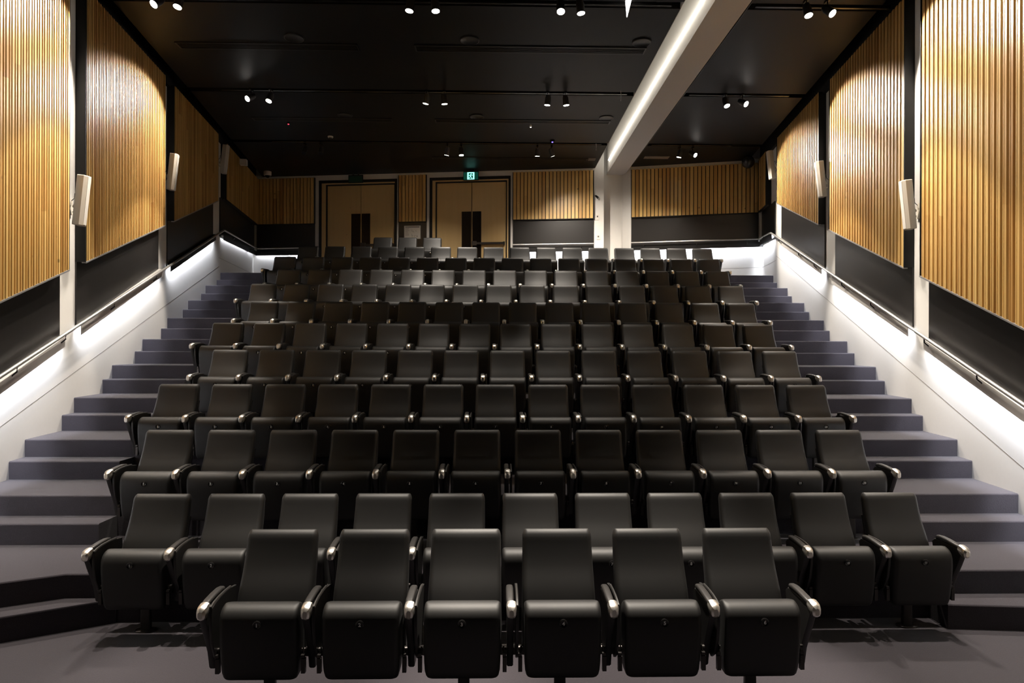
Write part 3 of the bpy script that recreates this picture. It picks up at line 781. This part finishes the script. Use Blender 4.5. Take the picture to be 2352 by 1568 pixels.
# ------------------------------------------------------------------ ceiling fittings
def disc_speaker(x, y, label):
    m = MB(); n = 28
    m.loft([[(x + r * math.cos(2 * PI * k / n), y + r * math.sin(2 * PI * k / n), z_) for k in range(n)] for z_, r in ((ZCEIL, .135), (ZCEIL - .012, .135), (ZCEIL - .016, .125), (ZCEIL - .010, .118), (ZCEIL - .008, .01))])
    root = empty('ceiling_speaker', (x, y, ZCEIL)); o = m.build('grille', M['fitting'], root, 40); o.location = (-x, -y, -ZCEIL)
    tag(root, label, 'ceiling speaker', 'round black ceiling speakers')
for y, rn in ((9.08, 'row nearer the camera'), (12.07, 'row nearer the back')):
    for x, cn in ((-2.83, 'left'), (-.41, 'middle'), (1.99, 'right')):
        disc_speaker(x, y, f'round black ceiling speaker, {cn} one in the {rn}')
def diffuser(x0, x1, y0, y1, label):
    root = empty('air_diffuser', ((x0 + x1) / 2, (y0 + y1) / 2, ZCEIL)); c = root.location.copy()
    m = MB(); z0, z1 = ZCEIL - .012, ZCEIL
    m.box((x0, y0, z0), (x1, y0 + .02, z1)); m.box((x0, y1 - .02, z0), (x1, y1, z1)); m.box((x0, y0, z0), (x0 + .02, y1, z1)); m.box((x1 - .02, y0, z0), (x1, y1, z1))
    m.build('frame', M['fitting'], root)
    m = MB(); k = 4
    for i in range(k):
        yy = y0 + .02 + (i + .5) * (y1 - y0 - .04) / k; m.box((x0 + .02, yy - .006, z0 + .002), (x1 - .02, yy + .006, z1))
    m.build('louvre', M['fitting'], root)
    origin_parts(root, c); tag(root, label, 'air vent', 'black linear air vents in the ceiling')
diffuser(-4.55, -2.0, 9.24, 9.44, 'black linear air vent at the left end, nearer the camera')
diffuser(-1.2, 2.1, 9.24, 9.44, 'black linear air vent beside the beam, nearer the camera')
diffuser(-4.6, -2.0, 12.22, 12.40, 'black linear air vent at the left end, farther up')
diffuser(-1.2, 2.1, 12.22, 12.40, 'black linear air vent beside the beam, farther up')
diffuser(-1.5, 2.0, 14.65, 14.80, 'black linear air vent nearest the doors')
m = MB(); m.box((3.25, 14.45, ZCEIL - .012), (3.80, 14.62, ZCEIL)); tag(m.build('ceiling_vent', M['ventgrey']), 'beige rectangular vent in the ceiling right of the beam', 'air vent')
m = MB(); m.box((2.02, 14.62, ZCEIL - .015), (2.18, 14.80, ZCEIL)); tag(m.build('ceiling_grille', M['ventgrey']), 'small square beige grille in the ceiling left of the beam', 'air vent')
def smallthing(name, parts, loc, label, cat):
    root = empty(name, loc)
    for nm, mm, rings in parts:
        m = MB(); n = 16
        m.loft([[(r * math.cos(2 * PI * k / n), r * math.sin(2 * PI * k / n), z_) for k in range(n)] for z_, r in rings]); m.build(nm, M[mm], root, 40)
    tag(root, label, cat)
smallthing('smoke_detector', [('base', 'grille', ((0, .055), (-.02, .055), (-.03, .045))), ('sensor', 'plastic', ((-.03, .03), (-.045, .025)))], (-3.41, 13.30, ZCEIL), 'small white smoke detector on the ceiling left of the centre', 'smoke detector')
smallthing('dome_camera', [('base', 'grille', ((0, .09), (-.09, .09), (-.10, .08))), ('dome', 'plastic', ((-.10, .06), (-.13, .05), (-.15, .02)))], (-5.62, 16.0, ZCEIL), 'white dome camera on the ceiling at the back left corner', 'camera')
smallthing('ceiling_sensor', [('base', 'grille', ((0, .02), (-.04, .02))), ('lamp', 'lens', ((-.04, .008), (-.045, .008)))], (.61, 12.51, ZCEIL), 'tiny white ceiling sensor right of the centre', 'sensor')
smallthing('red_indicator', [('base', 'plastic', ((0, .03), (-.03, .03))), ('lamp', 'redled', ((-.03, .012), (-.04, .010)))], (-4.0, 12.50, ZCEIL), 'ceiling sensor with a tiny red light at the left', 'sensor')
smallthing('blue_indicator', [('base', 'plastic', ((0, .05), (-.04, .05))), ('lamp', 'blueled', ((-.04, .016), (-.05, .014)))], (1.1, 13.40, ZCEIL), 'ceiling device with a tiny blue light', 'sensor')
u, z = WL2.px(563, 372, .3)
m = MB(); m.wbox(WL2, u - .06, u + .06, .2, .34, z - .07, z + .05); tag(m.build('beam_detector', M['grille']), 'small white box detector above the dim slats at back left', 'sensor')
# dark ball camera on a bracket at the back right
c = Vector((5.52, 14.35, 6.16)); root = empty('ball_camera', c)
m = MB(); m.loft([[(r * math.cos(2 * PI * k / 16), r * math.sin(2 * PI * k / 16), z_) for k in range(16)] for z_, r in [(.14 * math.cos(PI * j / 10), max(.004, .14 * math.sin(PI * j / 10))) for j in range(11)]]); m.build('ball', M['deadlens'], root, 60)
m = MB(); m.tube([(0, 0, .09), (.05, .02, .10), (.33, .1, .10)], .016, 8); m.build('bracket', M['alu'], root, 40)
tag(root, 'dark ball camera on a bracket above the right end of the back slats', 'camera')
# hanging cable loops beside the tracks and a white hanging blade that glows in place of light on it
for x, y, z0, lab in ((2.02, 10.8, 6.13, 'middle track'), (2.03, 13.6, 6.16, 'track nearest the back wall')):
    m = MB(); m.tube([(x, y, ZCEIL), (x + .006, y, (z0 + ZCEIL) / 2), (x, y, z0)], .005, 6); tag(m.build('hanging_cable', M['alu'], None, 40), f'thin cable hanging by the beam end of the {lab}', 'cable', 'thin hanging cables')
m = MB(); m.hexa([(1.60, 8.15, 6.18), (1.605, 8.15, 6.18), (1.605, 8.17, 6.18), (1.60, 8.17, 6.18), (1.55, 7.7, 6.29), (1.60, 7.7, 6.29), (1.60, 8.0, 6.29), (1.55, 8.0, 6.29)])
tag(m.build('pendant_wedge', M['cove']), 'white tapered blade with added glow, hanging from the ceiling at the top edge', 'fitting')
